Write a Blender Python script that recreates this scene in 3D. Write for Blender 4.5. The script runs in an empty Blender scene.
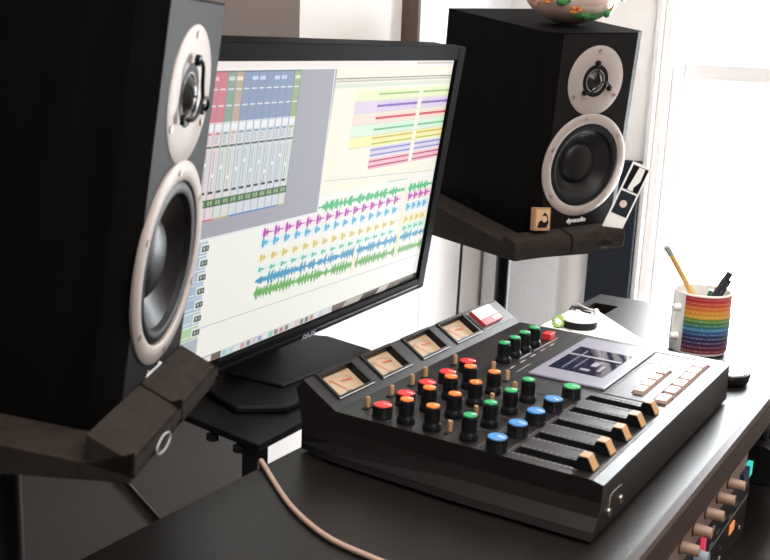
import bpy, bmesh, math, random
from mathutils import Vector, Matrix, Euler
C = bpy.context.scene.collection
sc = bpy.context.scene
PI = math.pi
random.seed(7)

# ------------------------------------------------------------------ camera
# the desk top is z = 0; the front left top corner of the recorder is x = y = 0
cx, cy, cz, yaw, pitch, roll, fpx = -.8535, -.2762, .4332, .5447, .2242, .0423, 1031.1
fw = Vector((math.cos(yaw)*math.cos(pitch), math.sin(yaw)*math.cos(pitch), -math.sin(pitch)))
rt0 = Vector((math.sin(yaw), -math.cos(yaw), 0)); up0 = rt0.cross(fw)
rt = math.cos(roll)*rt0 + math.sin(roll)*up0; up = -math.sin(roll)*rt0 + math.cos(roll)*up0
cd = bpy.data.cameras.new('camera'); cam = bpy.data.objects.new('camera', cd); C.objects.link(cam)
m = Matrix((rt, up, -fw)).transposed().to_4x4(); m.translation = (cx, cy, cz)
cam.matrix_world = m
cd.sensor_fit = 'HORIZONTAL'; cd.sensor_width = 36; cd.lens = fpx*36/770; cd.clip_start = .01
cd.dof.use_dof = True; cd.dof.focus_distance = 1.45; cd.dof.aperture_fstop = 11
sc.camera = cam
# ------------------------------------------------------------------ world, light, exposure
w = bpy.data.worlds.new('world'); sc.world = w; w.use_nodes = True
w.node_tree.nodes['Background'].inputs[0].default_value = (.93, .97, 1, 1)
w.node_tree.nodes['Background'].inputs[1].default_value = 30.0
sc.view_settings.view_transform = 'Standard'; sc.view_settings.look = 'None'
sc.view_settings.exposure = 0.0; sc.view_settings.gamma = 1; sc.view_settings.use_curve_mapping = False
WX, WY = 1.30, .76                       # window wall plane, back wall plane
WY0, WY1, WZ0, WZ1 = -.03, .385, -.62, .74   # window opening
def area(name, loc, rot, sx, sy, power, col=(1, 1, 1), portal=False):
    l = bpy.data.lights.new(name, 'AREA'); l.shape = 'RECTANGLE'; l.size = sx; l.size_y = sy
    l.energy = power; l.color = col
    try: l.cycles.is_portal = portal
    except Exception: pass
    o = bpy.data.objects.new(name, l); C.objects.link(o); o.location = loc; o.rotation_euler = rot
    return o
area('window_portal', (WX+.16, (WY0+WY1)/2, (WZ0+WZ1)/2), (0, PI/2, 0), WZ1-WZ0, WY1-WY0, 1, portal=True)

lamp = area('fill_light', (-1.0, -1.5, 1.45), (0, 0, 0), 1.0, 1.0, 24, (1, .93, .86))  # unseen fill light, added to brighten the window wall and corner
lamp.rotation_euler = (Vector((1.3, .6, .0))-Vector((-1.0, -1.5, 1.45))).to_track_quat('-Z', 'Y').to_euler()

area('overhead_fill', (-.1, -.5, 1.66), (0, 0, 0), 1.7, 1.4, 42, (1, .95, .91))  # added overhead fill that lifts the back wall, not a real fixture

# ------------------------------------------------------------------ materials
def mat(name, col, rough=.5, metal=0, spec=.5, noise=None, bump=None, emit=None, trans=0, ior=1.45, coat=0):
    """noise=(scale xyz, amount) varies the colour; bump=(scale xyz, strength, distance)"""
    m = bpy.data.materials.new(name); m.use_nodes = True
    nt = m.node_tree; b = nt.nodes['Principled BSDF']
    b.inputs['Base Color'].default_value = (*col, 1); b.inputs['Roughness'].default_value = rough
    b.inputs['Metallic'].default_value = metal; b.inputs['Specular IOR Level'].default_value = spec
    b.inputs['IOR'].default_value = ior; b.inputs['Transmission Weight'].default_value = trans
    b.inputs['Coat Weight'].default_value = coat
    if emit: b.inputs['Emission Color'].default_value = (*emit[0], 1); b.inputs['Emission Strength'].default_value = emit[1]
    def tex(scale, detail=4):
        tc = nt.nodes.new('ShaderNodeTexCoord'); mp = nt.nodes.new('ShaderNodeMapping'); n = nt.nodes.new('ShaderNodeTexNoise')
        mp.inputs['Scale'].default_value = scale; n.inputs['Scale'].default_value = 1; n.inputs['Detail'].default_value = detail
        nt.links.new(tc.outputs['Object'], mp.inputs[0]); nt.links.new(mp.outputs[0], n.inputs['Vector']); return n
    if noise:
        n = tex(noise[0]); r = nt.nodes.new('ShaderNodeValToRGB'); a = noise[1]
        r.color_ramp.elements[0].position = .3; r.color_ramp.elements[1].position = .7
        r.color_ramp.elements[0].color = (*[max(0, c*(1-a)) for c in col], 1)
        r.color_ramp.elements[1].color = (*[min(1, c*(1+a)) for c in col], 1)
        nt.links.new(n.outputs['Fac'], r.inputs[0]); nt.links.new(r.outputs[0], b.inputs['Base Color'])
    if bump:
        n = tex(bump[0]); bp = nt.nodes.new('ShaderNodeBump'); bp.inputs['Strength'].default_value = bump[1]
        bp.inputs['Distance'].default_value = bump[2]
        nt.links.new(n.outputs['Fac'], bp.inputs['Height']); nt.links.new(bp.outputs[0], b.inputs['Normal'])
    return m
M = {}
M['wall'] = mat('wall_paint', (.83, .81, .79), .7, noise=((3, 3, 3), .02), bump=((120, 120, 120), .1, .001))
M['floor'] = mat('floor_boards', (.42, .36, .31), .4, noise=((3, 40, 3), .3))
M['wall_dark'] = mat('dark_wall_paint', (.10, .09, .085), .8, noise=((3, 3, 3), .05))
M['trim'] = mat('white_gloss_paint', (.82, .80, .79), .35)
M['desk'] = mat('dark_laminate', (.004, .002, .0016), .39, noise=((6, 90, 6), .35), bump=((300, 300, 300), .9, .00025), spec=.55)
M['desk'].node_tree.nodes['Principled BSDF'].inputs['Sheen Weight'].default_value = .04
M['desk'].node_tree.nodes['Principled BSDF'].inputs['Sheen Roughness'].default_value = .35
M['deskedge'] = mat('dark_edge', (.030, .016, .013), .5, spec=.3, noise=((4, 200, 500), .4), bump=((3, 200, 500), .3, .001))
M['cab'] = mat('black_ash_vinyl', (.0040, .0037, .0036), .68, spec=.035, noise=((30, 30, 4), .3), bump=((220, 220, 12), .3, .0002))
M['baffle'] = mat('dark_baffle', (.010, .009, .0095), .5, spec=.09)
M['champ'] = mat('champagne_metal', (.38, .325, .30), .5, metal=.15, bump=((400, 400, 400), .05, .0005))
M['rubber'] = mat('rubber', (.008, .008, .009), .45, spec=.25)
M['cone'] = mat('speaker_cone', (.010, .0095, .010), .38, spec=.3)
M['dome'] = mat('tweeter_dome', (.02, .02, .02), .25)
M['black'] = mat('black_plastic', (.007, .007, .008), .4, spec=.2)
M['blackm'] = mat('matte_black', (.007, .007, .008), .75, spec=.12)
M['steel'] = mat('steel', (.45, .38, .32), .3, metal=1)
M['foam'] = mat('charcoal_foam', (.025, .020, .017), .95, noise=((60, 60, 60), .2), bump=((700, 700, 700), .6, .001), spec=.1)
M['white'] = mat('white_print', (.85, .85, .85), .6)
M['fabric_b'] = mat('brown_grey_fabric', (.20, .165, .155), .95, noise=((700, 700, 700), .55), bump=((700, 700, 700), .6, .001), spec=.1)
M['fabric_g'] = mat('pale_grey_fabric', (.74, .76, .79), .95, noise=((500, 500, 500), .14), bump=((500, 500, 500), .4, .001), spec=.1)
M['wood_e'] = mat('dark_timber_edge', (.085, .05, .04), .6, noise=((60, 60, 6), .25))
M['slate'] = mat('blue_black_fabric', (.022, .026, .034), .9, noise=((200, 200, 200), .3), spec=.1)
M['mix'] = mat('recorder_plastic', (.009, .008, .0078), .42, bump=((1500, 1500, 1500), .2, .00003), spec=.28)
M['mixp'] = mat('recorder_panel', (.008, .007, .007), .38, bump=((1500, 1500, 1500), .2, .00002), spec=.8)
M['dark_sheet'] = mat('grey_brown_darkener', (.045, .038, .034), .8, noise=((5, 5, 5), .1))
M['bezel'] = mat('monitor_bezel', (.003, .003, .0033), .55, spec=.03)
M['slot'] = mat('slot_black', (.006, .006, .006), .6)
M['print'] = mat('grey_print', (.42, .40, .39), .5)
M['printd'] = mat('dim_print', (.13, .12, .12), .5)
M['red'] = mat('red_cap', (.62, .03, .03), .4)
M['orange'] = mat('orange_cap', (.80, .20, .03), .4)
M['green'] = mat('green_cap', (.03, .36, .12), .4)
M['blue'] = mat('blue_cap', (.06, .24, .55), .4)
M['tan'] = mat('tan_plastic', (.46, .26, .12), .45)
M['key'] = mat('pink_beige_key', (.72, .52, .46), .4)
M['meter'] = mat('meter_dial', (.42, .30, .19), .5)
M['needle'] = mat('meter_needle', (.5, .08, .03), .5)
M['lid'] = mat('smoked_lid', (.26, .26, .32), .3, spec=.6)
M['cgl'] = mat('smoked_glass', (.02, .022, .05), .06, spec=.9, coat=.6)
M['grey'] = mat('mid_grey', (.28, .28, .28), .5)
M['ribs'] = mat('ribbed_grey', (.16, .155, .15), .4, bump=((3, 3, 3), .0, .001))
M['paper'] = mat('white_paper', (.86, .86, .84), .8)
M['mug'] = mat('white_glaze', (.85, .83, .80), .15, coat=.5)
M['pencil'] = mat('pencil_paint', (.72, .42, .12), .4)
M['ptip'] = mat('grey_eraser', (.32, .36, .30), .6)
M['pen'] = mat('black_pen', (.03, .03, .035), .25)
M['dgreen'] = mat('dark_green_pen', (.02, .13, .07), .3)
M['cream'] = mat('cream_cable', (.45, .30, .24), .6)
M['whitec'] = mat('white_cable', (.8, .8, .8), .5)
M['tapeg'] = mat('yellow_green_tape', (.45, .62, .10), .5)
M['alu'] = mat('aluminium_panel', (.30, .22, .19), .45, metal=.4)
M['rknob'] = mat('beige_knob', (.34, .22, .16), .45)
M['teal'] = mat('teal_display', (.02, .3, .28), .3, emit=((.05, .9, .75), .6))
M['ledo'] = mat('orange_led', (.8, .3, .1), .3, emit=((1, .35, .1), .5))
M['ledr'] = mat('red_led', (.8, .05, .1), .3, emit=((1, .08, .15), .35))
M['navy'] = mat('navy_box', (.02, .03, .06), .4)
M['gold'] = mat('gold_card', (.42, .22, .10), .4, metal=.2)
M['cardp'] = mat('cream_picture', (.50, .34, .2), .5)
M['skin'] = mat('pink_ceramic', (.78, .58, .52), .25, noise=((25, 25, 25), .12), coat=.4)
M['cerw'] = mat('cream_ceramic', (.85, .74, .62), .25, noise=((20, 20, 20), .08), coat=.4)
M['leaf'] = mat('ceramic_green', (.07, .26, .08), .3, noise=((60, 60, 60), .5))
M['flor'] = mat('ceramic_orange', (.78, .25, .07), .3, noise=((60, 60, 60), .3))
M['rose'] = mat('ceramic_rose', (.70, .30, .24), .35)
M['outdoor'] = mat('outdoor_ground', (.5, .5, .48), .9)
M['red_box'] = mat('red_card', (.55, .03, .04), .45)
M['logo_blue'] = mat('grey_blue_logo', (.35, .40, .48), .3)
M['greytop'] = mat('grey_glass_top', (.30, .35, .34), .12, coat=.5)
# window glass: mostly clear, a little glossy
g = bpy.data.materials.new('window_glass'); g.use_nodes = True; nt = g.node_tree; nt.nodes.clear()
o_ = nt.nodes.new('ShaderNodeOutputMaterial'); mx = nt.nodes.new('ShaderNodeMixShader'); tr = nt.nodes.new('ShaderNodeBsdfTransparent')
gl = nt.nodes.new('ShaderNodeBsdfGlossy'); gl.inputs['Roughness'].default_value = .02; mx.inputs[0].default_value = .06
nt.links.new(tr.outputs[0], mx.inputs[1]); nt.links.new(gl.outputs[0], mx.inputs[2]); nt.links.new(mx.outputs[0], o_.inputs[0]); M['glass'] = g
# colour attribute materials (screen picture, printed mug)
def attr_mat(name, emit):
    m = bpy.data.materials.new(name); m.use_nodes = True; nt = m.node_tree; b = nt.nodes['Principled BSDF']
    a = nt.nodes.new('ShaderNodeVertexColor'); a.layer_name = 'Col'
    if emit:
        b.inputs['Base Color'].default_value = (.01, .01, .01, 1); b.inputs['Roughness'].default_value = .5; b.inputs['Specular IOR Level'].default_value = .12
        nt.links.new(a.outputs[0], b.inputs['Emission Color']); b.inputs['Emission Strength'].default_value = emit
    else:
        nt.links.new(a.outputs[0], b.inputs['Base Color']); b.inputs['Roughness'].default_value = .3
    return m
M['screen'] = attr_mat('screen_picture', .88)
M['printcol'] = attr_mat('colour_print', 0)

# ------------------------------------------------------------------ helpers
def lin(c): return tuple((v/255/12.92 if v/255 <= .04045 else ((v/255+.055)/1.055)**2.4) for v in c)
def obj(name, bm, mats, parent=None, loc=None, rot=None, smooth=False, label=None, bevel=0):
    me = bpy.data.meshes.new(name); bmesh.ops.recalc_face_normals(bm, faces=bm.faces) if smooth != 'raw' else None
    bm.to_mesh(me); bm.free()
    for x in (mats if isinstance(mats, (list, tuple)) else [mats]): me.materials.append(M[x])
    if smooth is True:
        for p in me.polygons: p.use_smooth = True
        try: me.set_sharp_from_angle(angle=math.radians(40))
        except Exception: pass
    o = bpy.data.objects.new(name, me); C.objects.link(o)
    if parent: o.parent = parent
    if loc: o.location = loc
    if rot: o.rotation_euler = rot
    if label: o['label'] = label
    if bevel:
        b = o.modifiers.new('bevel', 'BEVEL'); b.width = bevel; b.segments = 2; b.limit_method = 'ANGLE'
    return o
def thing(name, label, cat, loc=(0, 0, 0), rot=(0, 0, 0), group=None):
    o = bpy.data.objects.new(name, None); C.objects.link(o); o.empty_display_size = .02
    o.location = loc; o.rotation_euler = rot; o['label'] = label; o['category'] = cat
    if group: o['group'] = group
    return o
def tag(o, label, cat, group=None):
    o['label'] = label; o['category'] = cat
    if group: o['group'] = group
    return o
def struct(name, bm, m, parent=None, **k):
    o = obj(name, bm, m, parent, **k); o['kind'] = 'structure'; return o
def nb(): return bmesh.new()
def box(bm, x0, x1, y0, y1, z0, z1, mi=0):
    v = [bm.verts.new(p) for p in ((x0,y0,z0),(x1,y0,z0),(x1,y1,z0),(x0,y1,z0),(x0,y0,z1),(x1,y0,z1),(x1,y1,z1),(x0,y1,z1))]
    for f in ((0,3,2,1),(4,5,6,7),(0,1,5,4),(1,2,6,5),(2,3,7,6),(3,0,4,7)):
        fc = bm.faces.new([v[i] for i in f]); fc.material_index = mi
    return bm
def bx(*a): return box(nb(), *a)
def prism(bm, pts, h0, h1, axis='z', mi=0):
    """pts: 2D outline; extruded from h0 to h1 along axis"""
    def P(a, b, h): return {'z': (a, b, h), 'y': (a, h, b), 'x': (h, a, b)}[axis]
    lo = [bm.verts.new(P(a, b, h0)) for a, b in pts]; hi = [bm.verts.new(P(a, b, h1)) for a, b in pts]
    fs = [bm.faces.new(lo[::-1]), bm.faces.new(hi)]
    n = len(pts)
    for i in range(n): fs.append(bm.faces.new((lo[i], lo[(i+1) % n], hi[(i+1) % n], hi[i])))
    for f in fs: f.material_index = mi
    return bm
def lathe(bm, prof, n=32, M4=None, mi=0, closed=False):
    """prof: (r, h) pairs, around local z"""
    rings = []
    for r, h in prof:
        if r < 1e-7: rings.append([bm.verts.new((0, 0, h))])
        else: rings.append([bm.verts.new((r*math.cos(2*PI*i/n), r*math.sin(2*PI*i/n), h)) for i in range(n)])
    pairs = list(zip(rings, rings[1:]))
    if closed: pairs.append((rings[-1], rings[0]))
    vs = [v for r in rings for v in r]
    for a, b in pairs:
        for i in range(n):
            j = (i+1) % n
            if len(a) == 1 and len(b) == 1: continue
            if len(a) == 1: f = bm.faces.new((a[0], b[i], b[j]))
            elif len(b) == 1: f = bm.faces.new((a[i], a[j], b[0]))
            else: f = bm.faces.new((a[i], a[j], b[j], b[i]))
            f.material_index = mi
    if M4 is not None: bmesh.ops.transform(bm, matrix=M4, verts=vs)
    return bm
def smoothpath(pts, k=6):
    P = [Vector(p) for p in pts]; P = [2*P[0]-P[1]] + P + [2*P[-1]-P[-2]]; out = []
    for i in range(1, len(P)-2):
        for t in range(k):
            t /= k; a, b, c, d = P[i-1], P[i], P[i+1], P[i+2]
            out.append(.5*((2*b)+(-a+c)*t+(2*a-5*b+4*c-d)*t*t+(-a+3*b-3*c+d)*t**3))
    out.append(P[-2]); return out
def tube(bm, pts, r, n=8, mi=0, k=6, smooth=True):
    P = smoothpath(pts, k) if smooth else [Vector(p) for p in pts]
    rings = []; prev = None
    for i, p in enumerate(P):
        t = (P[min(i+1, len(P)-1)]-P[max(i-1, 0)]).normalized()
        a = prev - t*prev.dot(t) if prev is not None else t.orthogonal()
        a.normalize(); prev = a; b = t.cross(a)
        rr = r[min(i*len(r)//len(P), len(r)-1)] if isinstance(r, (list, tuple)) else r
        rings.append([bm.verts.new(p+rr*(math.cos(2*PI*j/n)*a+math.sin(2*PI*j/n)*b)) for j in range(n)])
    for a, b in zip(rings, rings[1:]):
        for j in range(n): bm.faces.new((a[j], a[(j+1) % n], b[(j+1) % n], b[j])).material_index = mi
    bm.faces.new(rings[0][::-1]).material_index = mi; bm.faces.new(rings[-1]).material_index = mi
    return bm
def text(name, s, size, mname, parent, loc, rot, bold=False, depth=.0003, label=None, sx=1):
    cu = bpy.data.curves.new(name, 'FONT'); cu.body = s; cu.size = size; cu.extrude = depth; cu.align_x = 'CENTER'; cu.align_y = 'CENTER'
    if bold: cu.offset = size*.025
    t = bpy.data.objects.new('tmp', cu); C.objects.link(t); bpy.context.view_layer.update()
    me = bpy.data.meshes.new_from_object(t.evaluated_get(bpy.context.evaluated_depsgraph_get()))
    bpy.data.objects.remove(t); me.materials.clear(); me.materials.append(M[mname]); me.name = name
    o = bpy.data.objects.new(name, me); C.objects.link(o); o.parent = parent; o.location = loc; o.rotation_euler = rot; o.scale = (sx, 1, 1)
    if label: o['label'] = label
    return o
FRONT = (PI/2, 0, 0)                      # a lathe turned to face -y
RX90 = Matrix.Rotation(PI/2, 4, 'X')
def T4(x, y, z): return Matrix.Translation((x, y, z))
def cut(o, bm):
    me = bpy.data.meshes.new('cutter'); bmesh.ops.recalc_face_normals(bm, faces=bm.faces); bm.to_mesh(me); bm.free()
    c = bpy.data.objects.new('cutter', me); C.objects.link(c); c.matrix_world = Matrix.Identity(4)
    par = o.parent; o.parent = None
    md = [x for x in o.modifiers]
    for x in md: o.modifiers.remove(x)
    b = o.modifiers.new('cut', 'BOOLEAN'); b.operation = 'DIFFERENCE'; b.object = c; b.solver = 'EXACT'
    bpy.context.view_layer.update()
    new = bpy.data.meshes.new_from_object(o.evaluated_get(bpy.context.evaluated_depsgraph_get()))
    o.modifiers.clear(); new.name = o.name; o.data = new; bpy.data.objects.remove(c); o.parent = par
def copy_tree(o, parent=None):
    c = o.copy(); C.objects.link(c); c.parent = parent
    for ch in list(o.children): copy_tree(ch, c)
    return c

# ------------------------------------------------------------------ room
XL, YF, ZF, ZC = -2.6, -2.3, -.74, 1.7
struct('floor', bx(XL, WX, YF, WY, ZF-.1, ZF), 'floor')
struct('ceiling', bx(XL, WX, YF, WY, ZC, ZC+.1), 'wall')
struct('wall_back', bx(XL, WX+.15, WY, WY+.12, ZF, ZC), 'wall')
struct('wall_left', bx(XL-.12, XL, YF, WY, ZF, ZC), 'wall_dark')
struct('wall_front', bx(XL, WX, YF-.12, YF, ZF, ZC), 'wall_dark')
b = nb()
box(b, WX, WX+.15, YF, WY, ZF, WZ0); box(b, WX, WX+.15, YF, WY, WZ1, ZC)
box(b, WX, WX+.15, YF, WY0, WZ0, WZ1); box(b, WX, WX+.15, WY1, WY, WZ0, WZ1)
struct('wall_right', b, 'wall')
struct('baseboard_back', bx(XL, WX-.016, WY-.015, WY, ZF, ZF+.1), 'trim')
struct('baseboard_right', bx(WX-.015, WX, YF, WY, ZF, ZF+.1), 'trim')
# sash window in the right wall
win = bpy.data.objects.new('window_1', None); C.objects.link(win); win['kind'] = 'structure'
b = nb()   # casing and jambs
box(b, WX-.018, WX, WY1, WY1+.012, WZ0-.04, WZ1+.05); box(b, WX-.018, WX, WY0-.05, WY0, WZ0-.04, WZ1+.05)
box(b, WX-.018, WX, WY0, WY1, WZ1, WZ1+.05); box(b, WX-.05, WX+.03, WY0-.05, WY1+.012, WZ0-.04, WZ0)
box(b, WX, WX+.12, WY1-.018, WY1, WZ0, WZ1); box(b, WX, WX+.12, WY0, WY0+.018, WZ0, WZ1)

struct('window_casing', b, 'trim', win, bevel=.003)
for nm, x0, z0, z1, s in (('lower_sash', WX+.03, WZ0, .422, .026), ('upper_sash', WX+.065, .392, WZ1, .012)):
    a0, a1 = WY0+.018, WY1-.018; b = nb()
    box(b, x0, x0+.03, a1-s, a1, z0, z1); box(b, x0, x0+.03, a0, a0+s, z0, z1)
    box(b, x0, x0+.03, a0+s, a1-s, z1-.034, z1); box(b, x0, x0+.03, a0+s, a1-s, z0, z0+.034)
    struct(nm, b, 'trim', win, bevel=.003)
    struct('window_pane', bx(x0+.012, x0+.016, a0+s, a1-s, z0+.034, z1-.034), 'glass', win)

# ------------------------------------------------------------------ acoustic panels
p = thing('acoustic_panel', 'brown-grey woven acoustic panel on the back wall behind the monitor, seen beside left speaker', 'acoustic panel', (-.05, WY-.0005, .3))
obj('panel_fabric', bx(0, .537, -.05, 0, -.2, .7), 'fabric_b', p, bevel=.004)
p = thing('acoustic_panel', 'pale acoustic panel with dark timber side edge, high on the wall behind right speaker', 'acoustic panel', (.880, WY-.0005, .2))
obj('panel_fabric', bx(.004, .40, -.037, 0, 0, .8), 'fabric_g', p)
obj('panel_side', bx(-.004, .004, -.036, 0, 0, .8), 'wood_e', p, label='dark brown timber edge')
p = thing('acoustic_panel', 'pale grey acoustic panel under the right speaker, behind its stand pole', 'acoustic panel', (WX-.0005, .56, -.45))
obj('panel_fabric', bx(-.025, 0, 0, .19, 0, .70), 'fabric_g', p, bevel=.004)
p = thing('acoustic_panel', 'tall narrow blue-black panel between right speaker and window', 'acoustic panel', (WX-.0005, .3975, -.6))
obj('panel_fabric', bx(-.03, 0, 0, .098, 0, .815), 'slate', p, bevel=.003)

bd = thing('wall_darkening_sheet', 'dull grey-brown sheet added to darken the back wall under the left speaker', 'dark_sheet', (-.62, WY-.0005, ZF))  # invented sheet that makes the lower left wall dark
obj('dark_sheet', bx(0, 1.075, -.02, 0, 0, .83), 'dark_sheet', bd, bevel=.002)
# ------------------------------------------------------------------ desk
DX0, DX1, DY0, DY1 = -.62, .943, -.047, .345
desk = thing('desk', 'dark brown laminate desk with ridged front edge and a lower rack shelf', 'desk', (0, 0, ZF))
hx0, hx1, hy0, hy1 = .803, .872, .286, .330
z0, z1 = -.037, 0
b = nb()    # one slab with the cable hole left out
xs = [DX0, hx0, hx1, DX1]; ys = [DY0+.012, hy0, hy1, DY1]
V = {}
for i, x in enumerate(xs):
    for j, y in enumerate(ys):
        for k, z in enumerate((z0, z1)): V[i, j, k] = b.verts.new((x, y, z-ZF))
for i in range(3):
    for j in range(3):
        if (i, j) == (1, 1): continue
        for k in (0, 1): b.faces.new([V[i, j, k], V[i+1, j, k], V[i+1, j+1, k], V[i, j+1, k]])
for i in range(3):
    b.faces.new([V[i, 0, 0], V[i+1, 0, 0], V[i+1, 0, 1], V[i, 0, 1]]); b.faces.new([V[i, 3, 0], V[i+1, 3, 0], V[i+1, 3, 1], V[i, 3, 1]])
    b.faces.new([V[0, i, 0], V[0, i+1, 0], V[0, i+1, 1], V[0, i, 1]]); b.faces.new([V[3, i, 0], V[3, i+1, 0], V[3, i+1, 1], V[3, i, 1]])
for (p1, p2) in (((1, 1), (2, 1)), ((2, 1), (2, 2)), ((2, 2), (1, 2)), ((1, 2), (1, 1))):
    b.faces.new([V[p1[0], p1[1], 0], V[p2[0], p2[1], 0], V[p2[0], p2[1], 1], V[p1[0], p1[1], 1]])
obj('desk_top', b, 'desk', desk)
pr = [(DY0+.012, 0), (DY0+.003, 0), (DY0, -.003)]
for i in range(5):
    z = -.003-i*.0066
    pr += [(DY0, z-.0048), (DY0+.0016, z-.0054), (DY0+.0016, z-.0062), (DY0, z-.0066)]
pr += [(DY0, -.037), (DY0+.012, -.037)]
obj('desk_edge', prism(nb(), [(y, z-ZF) for y, z in pr], DX0, DX1, 'x'), 'deskedge', desk, label='brown ridged front edge strip')
SZ = -.190
obj('lower_shelf', bx(DX0, DX1, -.20, DY1-.01, SZ-.025-ZF, SZ-ZF), 'desk', desk)
for x in (DX0, -.10, .512, DX1-.02):
    obj('side_panel', bx(x, x+.018, -.022, DY1-.01, SZ-ZF, -.037-ZF), 'blackm', desk)
for x in (DX0+.03, DX1-.07):
    for y in (-.15, DY1-.07): obj('leg', bx(x, x+.04, y, y+.04, 0, SZ-.025-ZF), 'blackm', desk)
# rack gear under the desk top
rk = thing('rack_preamplifier', 'black rack unit under the desk edge with pale top strip and row of beige knobs', 'rack unit', (-.08, 0, SZ+.002))
RX = -(-.08)
def rx(x): return x+RX
obj('chassis', bx(.0, .592-.002, -.028, .25, 0, .146), 'blackm', rk)
obj('faceplate', bx(.0, .590, -.034, -.028, 0, .098), 'black', rk)
obj('top_strip', bx(.0, .545, -.036, -.028, .0985, .146), 'alu', rk, label='pinkish aluminium strip')
obj('seam', bx(.0, .590, -.0348, -.034, .052, .0545), 'printd', rk)
kb = None
for i in range(7):
    x = .365+.0-i*.0505
    if x < .0: continue
    if kb is None:
        kb = obj('knob', lathe(nb(), [(0, 0), (.0070, 0), (.0070, .005), (.0066, .0055), (.0062, .020), (.0055, .0215), (0, .0215)], 20, T4(0, -.034, 0) @ RX90), 'rknob', rk, loc=(rx(x), 0, .122), smooth=True)
        obj('knob_collar', lathe(nb(), [(0, 0), (.0082, 0), (.0082, .003), (0, .003)], 20, T4(0, -.034, 0) @ RX90), 'black', kb)
        k_first = kb
    else:
        c = k_first.copy(); C.objects.link(c); c.location = (rx(x), 0, .122)
        for ch in k_first.children: d = ch.copy(); C.objects.link(d); d.parent = c
obj('display', bx(rx(.470), rx(.486), -.040, -.034, .092, .110), 'teal', rk, label='small glowing teal display')
obj('button_block', bx(rx(.43), rx(.464), -.041, -.034, .088, .110), 'navy', rk, label='navy blue button block')
obj('lamp', bx(rx(.415), rx(.437), -.0355, -.034, .032, .044), 'ledo', rk, label='orange indicator')
obj('lamp', bx(rx(.262), rx(.270), -.0385, -.034, .066, .094), 'ledr', rk, label='pinkish red indicator')
sl = obj('scale_mark', bx(0, .016, -.0345, -.034, .060, .0625), 'printd', rk, loc=(rx(.03), 0, 0))
for i in range(1, 14): c = sl.copy(); C.objects.link(c); c.location = (rx(.03+i*.031), 0, .004*(i % 3)-.002)
for i in range(11): c = sl.copy(); C.objects.link(c); c.scale = (.45, 1, 1); c.location = (rx(.05+i*.04), 0, -.030)
for i in range(9): obj('screw', lathe(nb(), [(0, 0), (.003, 0), (.003, .0015), (0, .0015)], 10, T4(rx(.06+i*.052), -.034, .018 + (.062 if i % 2 else 0)) @ RX90), 'grey', rk)
obj('knob', lathe(nb(), [(0, 0), (.009, 0), (.0085, .014), (0, .014)], 20, T4(rx(.245), -.034, .075) @ RX90), 'logo_blue', rk, label='pale grey round knob')
hp = thing('headphones', 'black headphones and coiled cable hanging under the desk right of the rack unit', 'headphones', (.66, -.03, -.10))
b = nb(); tube(b, [(-.06, 0, .0), (-.055, 0, .035), (0, 0, .055), (.055, 0, .035), (.06, 0, 0)], .006, 8)
obj('headband', b, 'black', hp, smooth=True)
for x in (-.062, .062): obj('ear_cup', lathe(nb(), [(0, -.012), (.028, -.012), (.034, -.004), (.034, .008), (.024, .014), (0, .014)], 24, T4(x, 0, -.02) @ Matrix.Rotation(PI/2, 4, 'Y')), 'rubber', hp, smooth=True)
b = nb(); tube(b, [(.0+.045*math.cos(a*.9)+.01*math.sin(a*2.3), -.02+.012*math.sin(a*1.7), -.035+.035*math.sin(a*.9)) for a in range(0, 26)], .0022, 6, k=4)
obj('cable', b, 'black', hp, smooth=True)

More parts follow.
